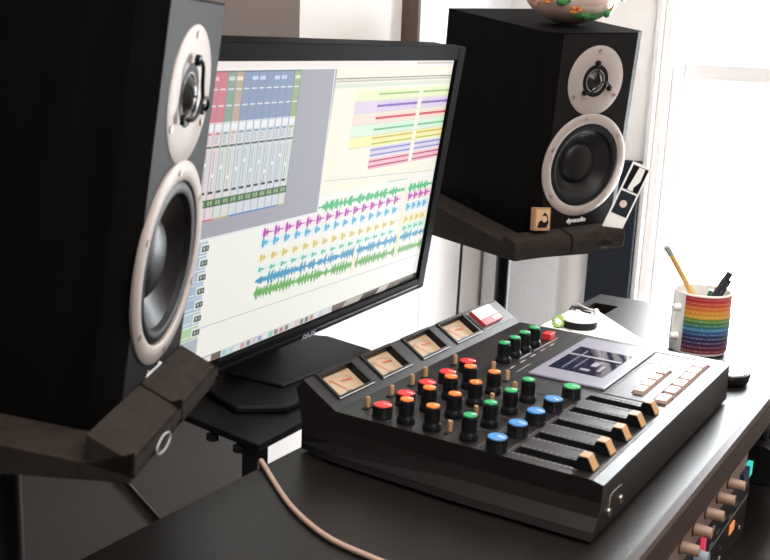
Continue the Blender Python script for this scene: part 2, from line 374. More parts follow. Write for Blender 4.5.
# ------------------------------------------------------------------ speakers
SW, SD, SH = .206, .302, .34
def speaker(label, loc, yaw, tilt, roll, group=None):
    s = thing('studio_monitor_speaker', label, 'speaker', loc, (-tilt, roll, yaw), group)
    h = SW/2; bw, bd = .024, .017
    b = nb(); prism(b, [(-h, bd), (-h+bw, 0), (h-bw, 0), (h, bd), (h, SD), (-h, SD)], 0, SH, 'z')
    zt, zw = .262, .1185
    A = lambda x, z, y=0: T4(x, y, z) @ RX90          # lathe height goes to -y
    cab_ = obj('cabinet', b, 'cab', s)
    baf_ = obj('front_baffle', prism(nb(), [(-h+bw+.001, -.0008), (h-bw-.001, -.0008), (h-bw-.001, .001), (-h+bw+.001, .001)], .002, SH-.002, 'z'), 'baffle', s)
    for o_ in (cab_, baf_):
        cb_ = nb(); lathe(cb_, [(0, -.045), (.0735, -.045), (.0735, .02), (0, .02)], 64, A(0, zw)); cut(o_, cb_)
        cb_ = nb(); lathe(cb_, [(0, -.012), (.0195, -.012), (.0195, .02), (0, .02)], 32, A(0, zt)); cut(o_, cb_)
    tw = obj('tweeter_plate', lathe(nb(), [(.018, -.006), (.018, .0000), (.030, .0004), (.0565, .0016), (.058, .0008), (.058, 0), (.056, -.001), (.020, -.001)], 64, A(0, zt, -.0005)), 'champ', s, smooth=True, label='round pale metal plate')
    obj('dome', lathe(nb(), [(0, .0075), (.006, .0068), (.011, .0045), (.014, .001), (.018, -.001), (.018, -.003), (0, -.003)], 32, A(0, zt, 0)), 'dome', tw, smooth=True)
    g_ = nb()
    for k in range(3):
        a = PI/2+.12+k*2*PI/3; c, s_ = math.cos(a), math.sin(a)
        c2, s2 = math.cos(a+.9), math.sin(a+.9)
        tube(g_, [(.030*c, -.004, zt+.030*s_), (.029*c, -.009, zt+.029*s_), (.022*c+.004*c2, -.0115, zt+.022*s_+.004*s2), (.010*c+.006*c2, -.0125, zt+.010*s_+.006*s2), (.0, -.0125, zt)], .0017, 8, k=5)
        lathe(g_, [(0, 0), (.0048, 0), (.0048, .004), (0, .0045)], 14, A(.030*c, zt+.030*s_, -.004))
    obj('dome_guard', g_, 'black', tw, smooth=True)
    for k in range(3):
        a = PI/2+k*2*PI/3
        obj('screw', lathe(nb(), [(0, 0), (.0032, 0), (.0032, .001), (.0012, .001), (.0008, .0004), (0, .0004)], 12, A(.050*math.cos(a), zt+.050*math.sin(a), -.0020)), 'steel', tw)
    wo = obj('woofer_frame', lathe(nb(), [(.0722, -.008), (.0722, .0030), (.075, .0042), (.086, .0040), (.089, .0022), (.089, 0), (.087, -.001), (.0733, -.001)], 96, A(0, zw, -.0005)), 'champ', s, smooth=True, label='pale metal ring')
    obj('surround', lathe(nb(), [(.0722, -.001), (.070, .0012), (.0655, .0026), (.061, .0012), (.0585, -.003), (.057, -.006), (.0722, -.006)], 64, A(0, zw, -.001)), 'rubber', wo, smooth=True)
    # cone pressed back into the cabinet
    obj('cone', lathe(nb(), [(.0585, -.0035), (.052, -.0085), (.042, -.0150), (.032, -.0200), (0, -.0205)], 64, A(0, zw, -.001)), 'cone', wo, smooth=True)
    obj('dust_cap', lathe(nb(), [(.036, -.0180), (.034, -.0145), (.028, -.0105), (.018, -.0078), (.008, -.0066), (0, -.0063)], 48, A(0, zw, -.001)), 'cone', wo, smooth=True)
    for k in range(6):
        a = PI/6+.12+k*PI/3
        obj('screw', lathe(nb(), [(0, 0), (.0032, 0), (.0032, .001), (.0012, .001), (.0008, .0004), (0, .0004)], 12, A(.081*math.cos(a), zw+.081*math.sin(a), -.0045)), 'steel', wo)
    text('logo', 'dynaudio', .0115, 'white', s, (.0, -.0012, .0205), FRONT, bold=True)
    return s
Rz = (.8352, .3655, .130); Ryaw, Rtilt, Rroll = -.50, -.136, -.046
Lz = (-.2190, .3460, .126); Lyaw, Ltilt, Lroll = .451, -.132, .004
speaker('black studio speaker right of the computer monitor, painted ornament on its top', Rz, Ryaw, Rtilt, Rroll, 'studio speakers')
speaker('large black studio speaker in the left foreground, partly hiding the computer monitor', Lz, Lyaw, Ltilt, Lroll, 'studio speakers')

# foam isolation strips under the speakers (wedges), stands
def strip(label, base, zb, yaw, roll, x0, x1, logo, tilt, lip=.022):
    s = thing('foam_isolation_pad', label, 'foam pad', (base[0], base[1], 0), (0, roll, yaw))
    zt0 = base[2]-.002; k = math.tan(-tilt)
    prof = [(-.037, zb+.002), (-.040, zb+.02), (-.040, zt0-.006), (-.037, zt0+.004), (-.004, zt0+lip), (-.003, zt0-.003*k), (.302, zt0+.302*k), (.302, zb)]
    b = prism(nb(), prof, x0, x1, 'x')
    obj('foam_block', b, 'foam', s, bevel=.002)
    if logo:
        xc = x0*.42+x1*.58; zc = zb+(zt0-zb)*.48
        b = nb(); tube(b, [(xc+.017*math.cos(a*PI/12), -.0405, zc+.0065*math.sin(a*PI/12)) for a in range(25)], .0011, 6, k=2)
        lg = obj('logo_badge', b, 'black' if logo == 1 else 'grey', s, smooth=True, label='embossed oval badge')
        b = nb()
        for i in range(5): box(b, xc-.011+i*.0047, xc-.0085+i*.0047, -.0412, -.040, zc-.0025, zc+.0025+(.001 if i in (0, 4) else 0))
        obj('badge_lettering', b, 'rubber' if logo == 1 else 'steel', lg)
    return s
strip('foam pad strip under right speaker, nearer the monitor, below the small gold picture box', Rz, .098, Ryaw, Rroll, -.150, -.032, 0, Rtilt, .012)
strip('foam pad strip under right speaker, nearer the window, with oval badge', Rz, .098, Ryaw, Rroll, -.028, .088, 1, Rtilt, .012)
strip('foam pad strip with silver oval badge at bottom left, under left speaker', Lz, .108, Lyaw, 0, -.156, -.040, 2, Ltilt)
strip('foam pad strip under left speaker, just in front of the monitor screen corner', Lz, .108, Lyaw, 0, -.036, .080, 0, Ltilt)
def stand(label, base, yaw, zp, px, py, w=.0135):
    s = thing('speaker_stand', label, 'speaker stand', (px, py, ZF), (0, 0, 0))
    c, s_ = math.cos(yaw), math.sin(yaw)
    b = nb(); prism(b, [(-.10, .02), (.06, .02), (.06, .22), (-.10, .22)], zp-.006-ZF, zp-ZF, 'z')
    bmesh.ops.transform(b, matrix=T4(base[0]-px, base[1]-py, 0) @ Matrix.Rotation(yaw, 4, 'Z'), verts=b.verts)
    obj('top_plate', b, 'black', s)
    obj('pole', lathe(nb(), [(0, .01), (w, .01), (w, zp-.006-ZF), (0, zp-.006-ZF)], 24), 'black', s, smooth=True)
    obj('base_plate', bx(-.11, .11, -.11, .11, 0, .012), 'black', s, bevel=.002)
    return s
stand('black pole stand under the right speaker', Rz, Ryaw, .088, .861, .508)
stand('black pole stand at the bottom left corner, under the left speaker', Lz, Lyaw, .107, -.291, .455, .0145)

# things standing on the right speaker and its pads
tk = thing('picture_box', 'tiny gold edged box with a dark figure picture at the foot of right speaker', 'small box', (0, 0, 0))
e = Euler((0, Rroll, Ryaw)).to_matrix().to_4x4(); e.translation = (Rz[0], Rz[1], 0)
tk.matrix_world = e @ T4(-.082, -.010, Rz[2]+.0125) @ Matrix.Rotation(.10, 4, 'Y') @ Matrix.Rotation(-.10, 4, 'X')
obj('box_body', bx(-.0165, .0165, -.012, 0, -.001, .038), 'gold', tk, bevel=.0008)
obj('picture', bx(-.0138, .0138, -.0125, -.012, .003, .0345), 'cardp', tk)
b = nb(); prism(b, [(-.012, .004), (.008, .004), (.012, .012), (.010, .024), (.004, .030), (.000, .027), (-.002, .018), (-.008, .014)], -.0129, -.0125, 'y')
obj('figure_print', b, 'blackm', tk)
b = nb(); lathe(b, [(0, 0), (.0055, 0), (.0055, .0004), (0, .0004)], 16, T4(.003, -.0129, .019) @ RX90); obj('figure_light', b, 'cardp', tk)
ph = thing('photo_strip', 'white bordered strip of dark photos leaning beside the right speaker', 'photograph')
ph.matrix_world = T4(.872, .327, .139) @ Matrix.Rotation(-1.05, 4, 'Z') @ Matrix.Rotation(.36, 4, 'Y') @ Matrix.Diagonal((.92, 1, .95, 1))
obj('paper', bx(-.002, .036, -.0012, 0, 0, .130), 'paper', ph)
obj('picture', bx(.0015, .0325, -.0018, -.0012, .078, .125), 'blackm', ph)
obj('picture', bx(.0015, .0325, -.0018, -.0012, .030, .074), 'slate', ph)
b = nb(); prism(b, [(.014, .124), (.026, .124), (.027, .100), (.020, .086), (.022, .079), (.010, .079), (.012, .100)], -.0022, -.0018, 'y'); obj('pale_figure', b, 'paper', ph)
b = nb(); lathe(b, [(0, 0), (.007, 0), (.007, .0004), (0, .0004)], 16, T4(.016, -.0018, .052) @ RX90); obj('face', b, 'skin', ph)

# ------------------------------------------------------------------ painted ornament
TR = Euler((-Rtilt, Rroll, Ryaw)).to_matrix().to_4x4(); TR.translation = Rz
orn = thing('painted_ornament', 'round painted ceramic ornament with green leaves and orange flowers on the right speaker', 'ornament')
orn.matrix_world = TR @ T4(.008, .100, SH+.0005) @ Matrix.Rotation(.0, 4, 'Y')
a_, c_ = .082, .060
b = nb(); prof = []
for i in range(25):
    t = -PI/2+PI*i/24; prof.append((max(0, a_*math.cos(t)), c_*1.0+c_*math.sin(t)))
prof[0] = (0, prof[0][1]); prof[-1] = (0, prof[-1][1])
lathe(b, prof, 48)
obj('ceramic_body', b, 'skin', orn, smooth=True)
def onell(az, el, k=1): return Vector((a_*k*math.cos(el)*math.cos(az), a_*k*math.cos(el)*math.sin(az), c_+c_*k*math.sin(el)))
b = nb()
for i in range(11):                      # cream swelling cap facing the viewer
    pass
def blob(bm, p, r, n, flat=.45):
    q = Vector(n).normalized().to_track_quat('Z', 'Y').to_matrix().to_4x4(); q.translation = p
    bmesh.ops.create_uvsphere(bm, u_segments=12, v_segments=8, radius=1, matrix=q @ Matrix.Diagonal((r, r*.8, r*flat, 1)))
b = nb(); blob(b, onell(-1.75, -.02, .66), .049, (-.2, -1, .1), .52); obj('cream_bulge', b, 'cerw', orn, smooth=True)
for k, (az, el, r, mname) in enumerate([(-2.75, -.25, .011, 'flor'), (-2.35, -.28, .012, 'leaf'), (-2.1, -.52, .011, 'flor'), (-1.9, -.68, .012, 'leaf'), (-1.65, -.72, .012, 'leaf'), (-1.45, -.72, .009, 'flor'), (-1.2, -.62, .012, 'leaf'), (-.95, -.42, .012, 'flor'), (-.8, -.15, .011, 'leaf'), (-2.5, .05, .012, 'leaf'), (-2.0, -.05, .008, 'flor'), (-3.4, .0, .012, 'flor'), (-3.1, -.4, .009, 'rose'), (-1.5, .35, .012, 'rose'), (-2.2, .45, .010, 'flor')]):
    b = nb(); p_ = onell(az, el, 1.0)
    if mname == 'leaf':
        for j in range(3): blob(b, p_+Vector(((j-1)*.008, 0, .004*(j % 2))), r*.8, p_-Vector((0, 0, c_)))
    else:
        for j in range(5):
            q = (p_-Vector((0, 0, c_))).to_track_quat('Z', 'Y'); blob(b, p_+q @ Vector((.5*r*math.cos(j*1.257), .5*r*math.sin(j*1.257), 0)), r*.5, p_-Vector((0, 0, c_)))
    obj('leaf' if mname == 'leaf' else 'flower', b, mname, orn, smooth=True)

# ------------------------------------------------------------------ computer monitor
MS, MW = .336, .597
mon = thing('computer_monitor', 'large black framed computer monitor showing audio editing software', 'monitor')
MT = Euler((.1401, -.008, .0629)).to_matrix().to_4x4(); MT.translation = (.5087, .4944, .0829)
mon.matrix_world = MT
# local: x from -MW (left) to 0 (right), z 0..MS, screen at y = 0
bt, bb, bs = .020, .019, .024
b = nb()
for (x0, x1, z0, z1) in ((-MW-bs, -MW, -bb, MS+bt), (0, bs, -bb, MS+bt), (-MW, 0, MS, MS+bt), (-MW, 0, -bb, 0)): box(b, x0, x1, -.006, .02, z0, z1)
obj('bezel', b, 'bezel', mon, bevel=.002)
obj('rear_shell', bx(-MW-bs+.002, bs-.002, .02, .05, -bb+.002, MS+bt-.002), 'bezel', mon, bevel=.004)
obj('bezel_lip', bx(-MW, 0, -.0075, -.006, -.0120, -.0095), 'black', mon)
text('logo', '/SUS', .011, 'logo_blue', mon, (-MW*.528, -.0068, -.0155), FRONT, bold=True, sx=1.5)
# the picture on the screen, laid out in u (0..1 from left) and v (0..1 from bottom)
sb = nb(); cl = sb.loops.layers.float_color.new('Col'); LZ = [0]
def quad(pts, col, lay):
    c = lin(col); f = sb.faces.new([sb.verts.new(((u-1)*MW, -.0001-.00004*lay, v*MS)) for u, v in pts])
    for l in f.loops: l[cl] = (*c, 1)
def R(u0, v0, u1, v1, col, lay=1): quad([(u0, v0), (u1, v0), (u1, v1), (u0, v1)], col, lay)
R(0, 0, 1, 1, (249, 248, 240), 0)
R(0, .505, 1, 1, (250, 246, 226), 1)                       # arrange window
R(.0, .975, 1, 1, (250, 240, 236), 2); R(.0, .967, .44, .975, (255, 254, 250), 3)
R(.44, .932, 1, .936, (120, 120, 120), 3); R(.44, .921, 1, .925, (185, 185, 175), 3)
for i in range(90): u = .445+i*.0062; R(u, .925, u+.002, .930, (130, 130, 125), 4)
for i in range(34): u = .80+i*.0058; R(u, .985, u+.003, .993, (170, 160, 150), 4)
R(.44, .900, 1, .915, (225, 232, 215), 2)
hd = [(.889, .845, (235, 245, 195), (150, 190, 90)), (.845, .797, (225, 205, 230), (100, 60, 160)), (.797, .753, (250, 220, 205), (215, 50, 50)), (.753, .709, (215, 242, 215), (80, 180, 120)), (.709, .665, (250, 240, 170), (190, 170, 50))]
for v1, v0, c, lc in hd:
    R(.540, v0+.003, .640, v1-.002, tuple(min(255, x+6) for x in c), 2)
    for (a0, a1) in ((.640, .836), (.856, 1)): R(a0, v0+.003, a1, v1-.002, c, 3)
    R(.538, v0, 1, v0+.002, (200, 200, 180), 3)
def lane(v, col, h=.006, jag=0):
    for (a0, a1) in ((.640, .836), (.856, 1)):
        R(a0, v-h/2, a1, v+h/2, col, 5)
        if jag:
            u = a0
            while u < a1-.003:
                hh = random.uniform(.2, 1)*jag; R(u, v-hh, u+.0012, v+hh, col, 6); u += random.uniform(.003, .010)
lane(.870, (150, 195, 100), .007); lane(.824, (120, 80, 180), .009, .012); lane(.776, (215, 40, 50), .010); lane(.731, (90, 190, 130), .007, .005)
for v, c, c2 in ((.697, (205, 185, 60), (248, 236, 160)), (.674, (190, 190, 70), (246, 240, 170)), (.649, (130, 120, 190), (215, 212, 235)), (.628, (130, 120, 190), (220, 215, 238)), (.603, (180, 30, 110), (250, 190, 200)), (.582, (170, 30, 100), (250, 185, 200))):
    for (a0, a1) in ((.640, .838), (.858, 1)): R(a0, v-.011, a1, v+.011, c2, 4)
    lane(v, c, .006, .003 if v > .66 else 0)
for i in range(4): quad([(.46, .557-.0), (1, .508), (1, .511), (.46, .560)], (200, 205, 210), 3) if i == 0 else None
# mixer window, top left
R(0, .445, .447, .970, (168, 168, 178), 6); quad([(.437, .970), (.441, .970), (.452, .443), (.448, .443)], (235, 235, 240), 8)
R(0, .438, .455, .446, (238, 240, 246), 8)
cols = []
u = -.002
names = [(214, 128, 138)]*4+[(142, 168, 148)]+[(190, 172, 152)]+[(140, 158, 188)]*7+[(156, 178, 138)]
w_ = .0228
while len(cols) < 14: cols.append(u); u += w_
for i, u in enumerate(cols):
    cc = names[i]; light = tuple(int(x*.20+238*.80) for x in cc)
    R(u, .505, u+w_, .968, light, 7); R(u, .814, u+w_, .968, cc, 8); R(u, .9655, u+w_, .970, tuple(int(x*.7) for x in cc), 9)
    R(u+w_-.0016, .505, u+w_, .968, (130, 140, 160), 10)
    for v in (.912, .862): R(u+.003, v, u+w_-.004, v+.004, (240, 240, 245), 10)
    R(u+.002, .940, u+w_-.003, .952, tuple(min(255, x+60) for x in cc), 10) if i % 3 else None
    R(u+.002, .786, u+w_-.003, .808, (245, 245, 248), 10); R(u+.003, .775, u+w_-.006, .782, cc, 11)
    for k in range(3): R(u+.004, .765-k*.008, u+.012, .768-k*.008, (160, 165, 170), 11)
    R(u+.001, .735, u+w_-.003, .741, (60, 90, 70), 11)
    R(u+.006, .600, u+.008, .725, (150, 160, 165), 11); R(u+.013, .600, u+.0165, .725, (205, 220, 215), 11)
    vv = .63+.06*((i*7) % 5)/5; R(u+.0045, vv, u+.010, vv+.012, (250, 252, 252), 12)
    R(u+.001, .590, u+w_-.008, .598, (50, 60, 60), 11)
    R(u, .547, u+w_, .572, (70, 110, 75), 11)
    for k in range(2): R(u+.003+k*.008, .553, u+.008+k*.008, .567, (165, 190, 140), 12)
    R(u, .5035, u+w_, .508, [(235, 70, 90), (200, 190, 90), (60, 130, 200)][0 if i < 4 else 1 if i < 6 or i == 13 else 2], 12)
# edit window track column, bottom left
for k, v in enumerate((.431, .383, .335, .289, .243, .195, .147)):
    c = (170, 190, 215) if k < 5 else ((185, 205, 215) if k == 5 else (185, 215, 165))
    R(.0, v-.040, .086, v+.004, c, 3); R(.0, v-.042, .088, v-.039, (225, 230, 235), 4)
    R(.066, v-.034, .088, v-.002, (232, 238, 235), 4); R(.070, v-.029, .090, v-.010, (60, 75, 65), 5)
    R(.074, v-.024, .079, v-.014, (190, 200, 190), 6); R(.083, v-.024, .086, v-.014, (190, 200, 190), 6)
    R(.0, v-.030, .062, v-.026, (235, 240, 245), 5)
R(.0, .05, .088, .105, (185, 190, 200), 3)
def wave(u0, u1, v, amp, col, base=.35, step=.0016):
    u = u0; x = base
    while u < u1:
        x = max(.15, min(1, x+random.uniform(-.35, .35))); e0 = min(1, (u-u0)/.012+.25)
        hh = amp*x*e0; h2 = amp*max(.15, x+random.uniform(-.2, .2))*e0; R(u, v-h2, u+step*1.05, v+hh, col, 9); u += step
def vline(v0, v1): return lambda u: v0+(v1-v0)*(u-.26)/.74
gw = vline(.462, .450)
for a0, a1 in ((.452, .845), (.865, 1)):
    u = a0
    while u < a1: wave(u, min(u+.02, a1), gw(u), .021, (75, 195, 125), .9); u += .02
R(.240, .392, 1, .430, (250, 235, 240), 5) if False else None
for (v0, v1, col, amp, bg) in ((.414, .413, (190, 50, 180), .024, (252, 222, 225)), (.378, .364, (70, 180, 215), .020, (225, 240, 245)), (.324, .306, (222, 200, 105), .018, (252, 242, 205)), (.281, .267, (90, 200, 165), .012, (220, 245, 232))):
    f = vline(v0, v1)
    for a0, a1, n in ((.250, .845, 15), (.865, 1.0, 4)):
        quad([(a0, f(a0)-.019), (a1, f(a1)-.019), (a1, f(a1)+.019), (a0, f(a0)+.019)], bg if a0 > .5 else tuple(int(x*.4+249*.6) for x in bg), 5)
        for k in range(n):
            uc = a0+.014+k*(a1-a0-.015)/n; wd = .0105
            for j in range(12):
                t = (j+.5)/12; en = (math.sin(PI*min(1, t*1.6+.15))**.8 if t < .6 else (1-t)*1.9)
                hh = amp*max(.12, en*random.uniform(.65, 1)); u = uc+(t-.35)*wd*2
                R(u, f(u)-hh, u+wd/6*1.05, f(u)+hh, col, 8)
            if col[0] == 190: R(uc+.012, f(uc)-.002, uc+.026, f(uc)+.002, col, 8)
    for a0 in (.255, .64): R(a0, f(a0)-.0006, a0+.2, f(a0)+.0006, col, 7)
for (v0, v1, col, amp) in ((.241, .227, (70, 160, 200), .026), (.196, .166, (110, 180, 95), .026)):
    f = vline(v0, v1)
    for a0, a1 in ((.252, .636), (.650, .846), (.864, 1)):
        u = a0
        while u < a1: wave(u, min(u+.012, a1), f(u), amp, col, .9); u += .012
        if a0 < .3: quad([(.250, f(.25)), (.275, f(.27)-.016), (.275, f(.27)+.016)], col, 9)
for uu in (.637, .848): R(uu, .14, uu+.0125, .25, (252, 238, 205), 10)
R(.848, .14, .864, .47, (250, 240, 214), 10)
quad([(.09, .136), (1, .112), (1, .115), (.09, .139)], (190, 195, 200), 3)
quad([(.75, .498), (.85, .494), (.85, .500), (.75, .505)], (200, 228, 225), 6)
# desktop and dock along the bottom
R(0, 0, 1, .024, (120, 105, 102), 12); R(0, 0, .135, .024, (235, 232, 228), 13); R(0, .024, 1, .0265, (110, 110, 110), 13)
R(.165, 0, .575, .026, (222, 226, 222), 14)
dc = [(120, 190, 220), (150, 210, 190), (235, 235, 235), (200, 110, 110), (90, 90, 110), (200, 170, 190), (120, 130, 200), (240, 240, 240), (90, 190, 160), (110, 60, 60), (180, 60, 70), (70, 70, 90), (220, 220, 220), (240, 180, 190), (80, 80, 90), (60, 60, 60), (200, 90, 60), (240, 240, 240), (180, 190, 220), (230, 230, 235)]
for i, c in enumerate(dc): R(.170+i*.0195, .003, .183+i*.0195, .022, tuple(int(x*.6+235*.4) for x in c), 15)
for a0, a1, c in ((.62, .70, (190, 182, 172)), (.70, .78, (70, 58, 54)), (.78, .83, (205, 200, 190)), (.83, .90, (120, 100, 84)), (.90, 1, (65, 58, 48))):
    quad([(a0, 0), (a1, 0), (a1+.02 if a1 < 1 else 1, .024), (a0+.02, .024)], c, 14)
obj('screen', sb, 'screen', mon, smooth='raw')
# stand of the monitor (upright), in world coordinates relative to the monitor
MI = MT.inverted()
def wobj(name, bm, mm, parent, **k):
    bmesh.ops.transform(bm, matrix=MI, verts=bm.verts); return obj(name, bm, mm, parent, **k)
b = nb(); prism(b, [(.135, .545), (.245, .552), (.243, .572), (.133, .565)], .022, .25, 'z'); wobj('neck', b, 'black', mon, bevel=.003)
b = nb(); prism(b, [(.055, .400), (.275, .412), (.312, .448), (.328, .53), (.29, .62), (.12, .62), (.04, .50), (.018, .445)], .0125, .022, 'z'); wobj('base', b, 'black', mon, bevel=.003)
wobj('base_front_lip', bx(.10, .19, .44, .53, .022, .027), 'black', mon, bevel=.003)
# black platform carrying the monitor
pf = thing('monitor_platform', 'black platform on a post carrying the computer monitor behind the desk', 'platform', (.1, .45, ZF))
b = nb(); prism(b, [(-.137, -.083), (.205, -.07), (.22, -.02), (.20, .17), (-.09, .17), (-.117, .04)], .003-ZF, .012-ZF, 'z'); obj('platform_top', b, 'black', pf, bevel=.002)
for x, y in ((-.128, -.05), (-.120, -.005)): obj('bolt', lathe(nb(), [(0, 0), (.008, 0), (.008, .006), (0, .008)], 12, T4(x, y, -.006-ZF)), 'black', pf)
obj('post', bx(-.128, -.108, -.073, -.053, .01, .003-ZF), 'black', pf)
obj('base_plate', bx(-.20, .10, -.10, .16, 0, .012), 'black', pf)

# ------------------------------------------------------------------ cassette recorder / mixer
W = .465
mx_ = thing('cassette_mixer_recorder', 'dark four track cassette recorder mixer with coloured knobs, four meters and tan faders', 'audio mixer', (0, 0, .004))
DZ = -.004
yC, zC, yB, zB, yA, zA = .0101, .0539, .2947, .0555, .3371, .0816
def zpan(y): return zC+(zB-zC)*(y-yC)/(yB-yC)+DZ
hmix = [  # recesses in the flat panel: x0,x1,y0,y1,depth
]
for i in range(5): hmix.append((.017+i*.0478, .034+i*.0478, .034, .098, .010))
hmix.append((.252, .434, .016, .036, .005)); hmix.append((.264, .378, .048, .064, .005))
def gridface(bm, x0, x1, v0, v1, holes, P, mi=0, mh=1):
    """sheet with sunk rectangular wells; P(x, v, d) gives the point d below the sheet"""
    xs = sorted({x0, x1, *[h[0] for h in holes], *[h[1] for h in holes]}); vs = sorted({v0, v1, *[h[2] for h in holes], *[h[3] for h in holes]})
    for a, b_ in zip(xs, xs[1:]):
        for c, d in zip(vs, vs[1:]):
            mxx, mv = (a+b_)/2, (c+d)/2
            if any(h[0] < mxx < h[1] and h[2] < mv < h[3] for h in holes): continue
            bm.faces.new([bm.verts.new(P(*q, 0)) for q in ((a, c), (b_, c), (b_, d), (a, d))]).material_index = mi
    for h in holes:
        a, b_, c, d, dp = h; q = [(a, c), (b_, c), (b_, d), (a, d)]
        for i in range(4):
            p1, p2 = q[i], q[(i+1) % 4]
            bm.faces.new([bm.verts.new(p) for p in (P(*p1, 0), P(*p1, dp), P(*p2, dp), P(*p2, 0))]).material_index = mh
        bm.faces.new([bm.verts.new(P(*p1, dp)) for p1 in q]).material_index = mh
nrm = Vector((0, -(zA-zB), (yA-yB))).normalized()
def Ppan(x, y, d): return (x, y, zpan(y)-d)
slope = Vector((0, yA-yB, zA-zB))
def Pbr(x, v, d): p = Vector((x, yB, zB+DZ))+slope*v-nrm*d; return tuple(p)
b = nb()
gridface(b, 0, W, yC, yB, hmix, Ppan, 2, 1)
mets = [(.024, .086), (.112, .171), (.205, .266), (.294, .358)]
gridface(b, 0, W, 0, 1, [(a, c, .28, .93, .009) for a, c in mets], Pbr, 0, 0)
yR = .346; zR = .070
def q4(*p, mi=0): b.faces.new([b.verts.new(x) for x in p]).material_index = mi
q4((0, 0, .051+DZ), (W, 0, .051+DZ), (W, yC, zC+DZ), (0, yC, zC+DZ), mi=2)          # front chamfer
q4((0, yA, zA+DZ), (W, yA, zA+DZ), (W, yR, zR+DZ), (0, yR, zR+DZ))
lev = [(0, None), (.001, .030), (.006, .017), (.017, .007), (.021, 0)]      # how far the sides flare out, at what height
st = [(0, .051+DZ, 1), (yC, zC+DZ, 1), (.15, zpan(.15), .95), (yB, zB+DZ, .55), (yA, zA+DZ, .02), (yR, zR+DZ, 0)]
def side(s_, i, k):
    y, zt_, f = st[i]; d, z = lev[k]
    if z is None: z = zt_
    if i == 5 and k: y = .338
    return ((-d*f) if s_ == 0 else W+d*f*.15, y, z)
for s_ in (0, 1):
    for i in range(5):
        for k in range(4): q4(side(s_, i, k), side(s_, i+1, k), side(s_, i+1, k+1), side(s_, i, k+1))
for k in range(4):
    q4(side(0, 0, k), side(1, 0, k), side(1, 0, k+1), side(0, 0, k+1)); q4(side(0, 5, k), side(1, 5, k), side(1, 5, k+1), side(0, 5, k+1))
for i in range(5): q4(side(0, i, 4), side(1, i, 4), side(1, i+1, 4), side(0, i+1, 4))
bmesh.ops.remove_doubles(b, verts=b.verts, dist=.00002)
body = obj('body', b, ['mix', 'slot', 'mixp'], mx_)
# transport side plate (right) slightly proud, lid seams
def slab(name, x0, x1, y0, y1, h, mm, parent=mx_, h0=0, **k):
    bm = nb(); v = [bm.verts.new((x, y, zpan(y)+z)) for z in (h0, h) for x, y in ((x0, y0), (x1, y0), (x1, y1), (x0, y1))]
    for f in ((0, 3, 2, 1), (4, 5, 6, 7), (0, 1, 5, 4), (1, 2, 6, 5), (2, 3, 7, 6), (3, 0, 4, 7)): bm.faces.new([v[i] for i in f])
    return obj(name, bm, mm, parent, **k)
lidq = [(.246, .186), (.252, .090), (.444, .094), (.449, .186)]
slab('cassette_lid', .250, .444, .0905, .186, .0030, 'lid', bevel=.001, label='grey-blue smoked cassette lid')
slab('lid_window', .286, .395, .106, .176, .0033, 'cgl', h0=.0028)
b = nb()
for (x0, x1, y0, y1) in ((.297, .312, .118, .160), (.325, .345, .112, .150), (.352, .360, .108, .172)): pass
for (x0, x1, y0, y1) in ((.292, .380, .1595, .1605), (.300, .352, .1475, .1483), (.318, .338, .126, .134), (.302, .326, .116, .120), (.352, .358, .107, .175), (.296, .304, .128, .140)):
    box(b, x0, x1, y0, y1, .0545, .0549)
obj('cassette_print', b, 'lid', mx_, loc=(0, 0, 0))
# printing and seams
b = nb()
def seam(x0, x1, y0, y1, mi=0): box(b, x0, x1, y0, y1, zpan((y0+y1)/2)-.0002, zpan((y0+y1)/2)+.00035, mi)
seam(.2405, .2415, .016, .200, 2); seam(.2405, .460, .0862, .0868, 1); seam(.2405, W-.006, .199, .2, 2)
seam(.392, .3926, .040, .086, 1); seam(.2405, .460, .0418, .0423, 1); seam(.447, .4476, .012, .199, 1)
seam(.004, .460, .0115, .0120, 1)
for i in range(5):
    x = .0255+i*.0478
    for sx in (-.0135, .0135): seam(x+sx-.0005, x+sx+.0005, .030, .102, 1)
    seam(x-.0135, x+.0135, .1015, .1025, 1)
    for k in range(11): seam(x-.0125, x-.0105, .036+k*.006, .0366+k*.006); seam(x+.0105, x+.0125, .036+k*.006, .0366+k*.006)
    if i < 4:
        for yy in (.131, .168, .205, .236, .262):
            for k in range(4): seam(x-.018+k*.007, x-.0145+k*.007, yy-.0008, yy+.0006, 1)
        seam(x+.0238, x+.0243, .110, .286, 1)
for k in range(5): seam(.256+k*.031, .270+k*.031, .212, .2135)
seam(.300, .335, .219, .2205); seam(.345, .425, .2195, .2205)
seam(.250, .290, .2, .201)
for k in range(6): seam(.270+k*.031, .280+k*.031, .0385, .0395, 1)
for k in range(4): seam(.285+k*.026, .292+k*.026, .067, .068, 1)
seam(.405, .410, .060, .062, 0); seam(.405, .408, .150, .152, 0)
obj('panel_printing', b, ['print', 'printd', 'slot'], mx_)
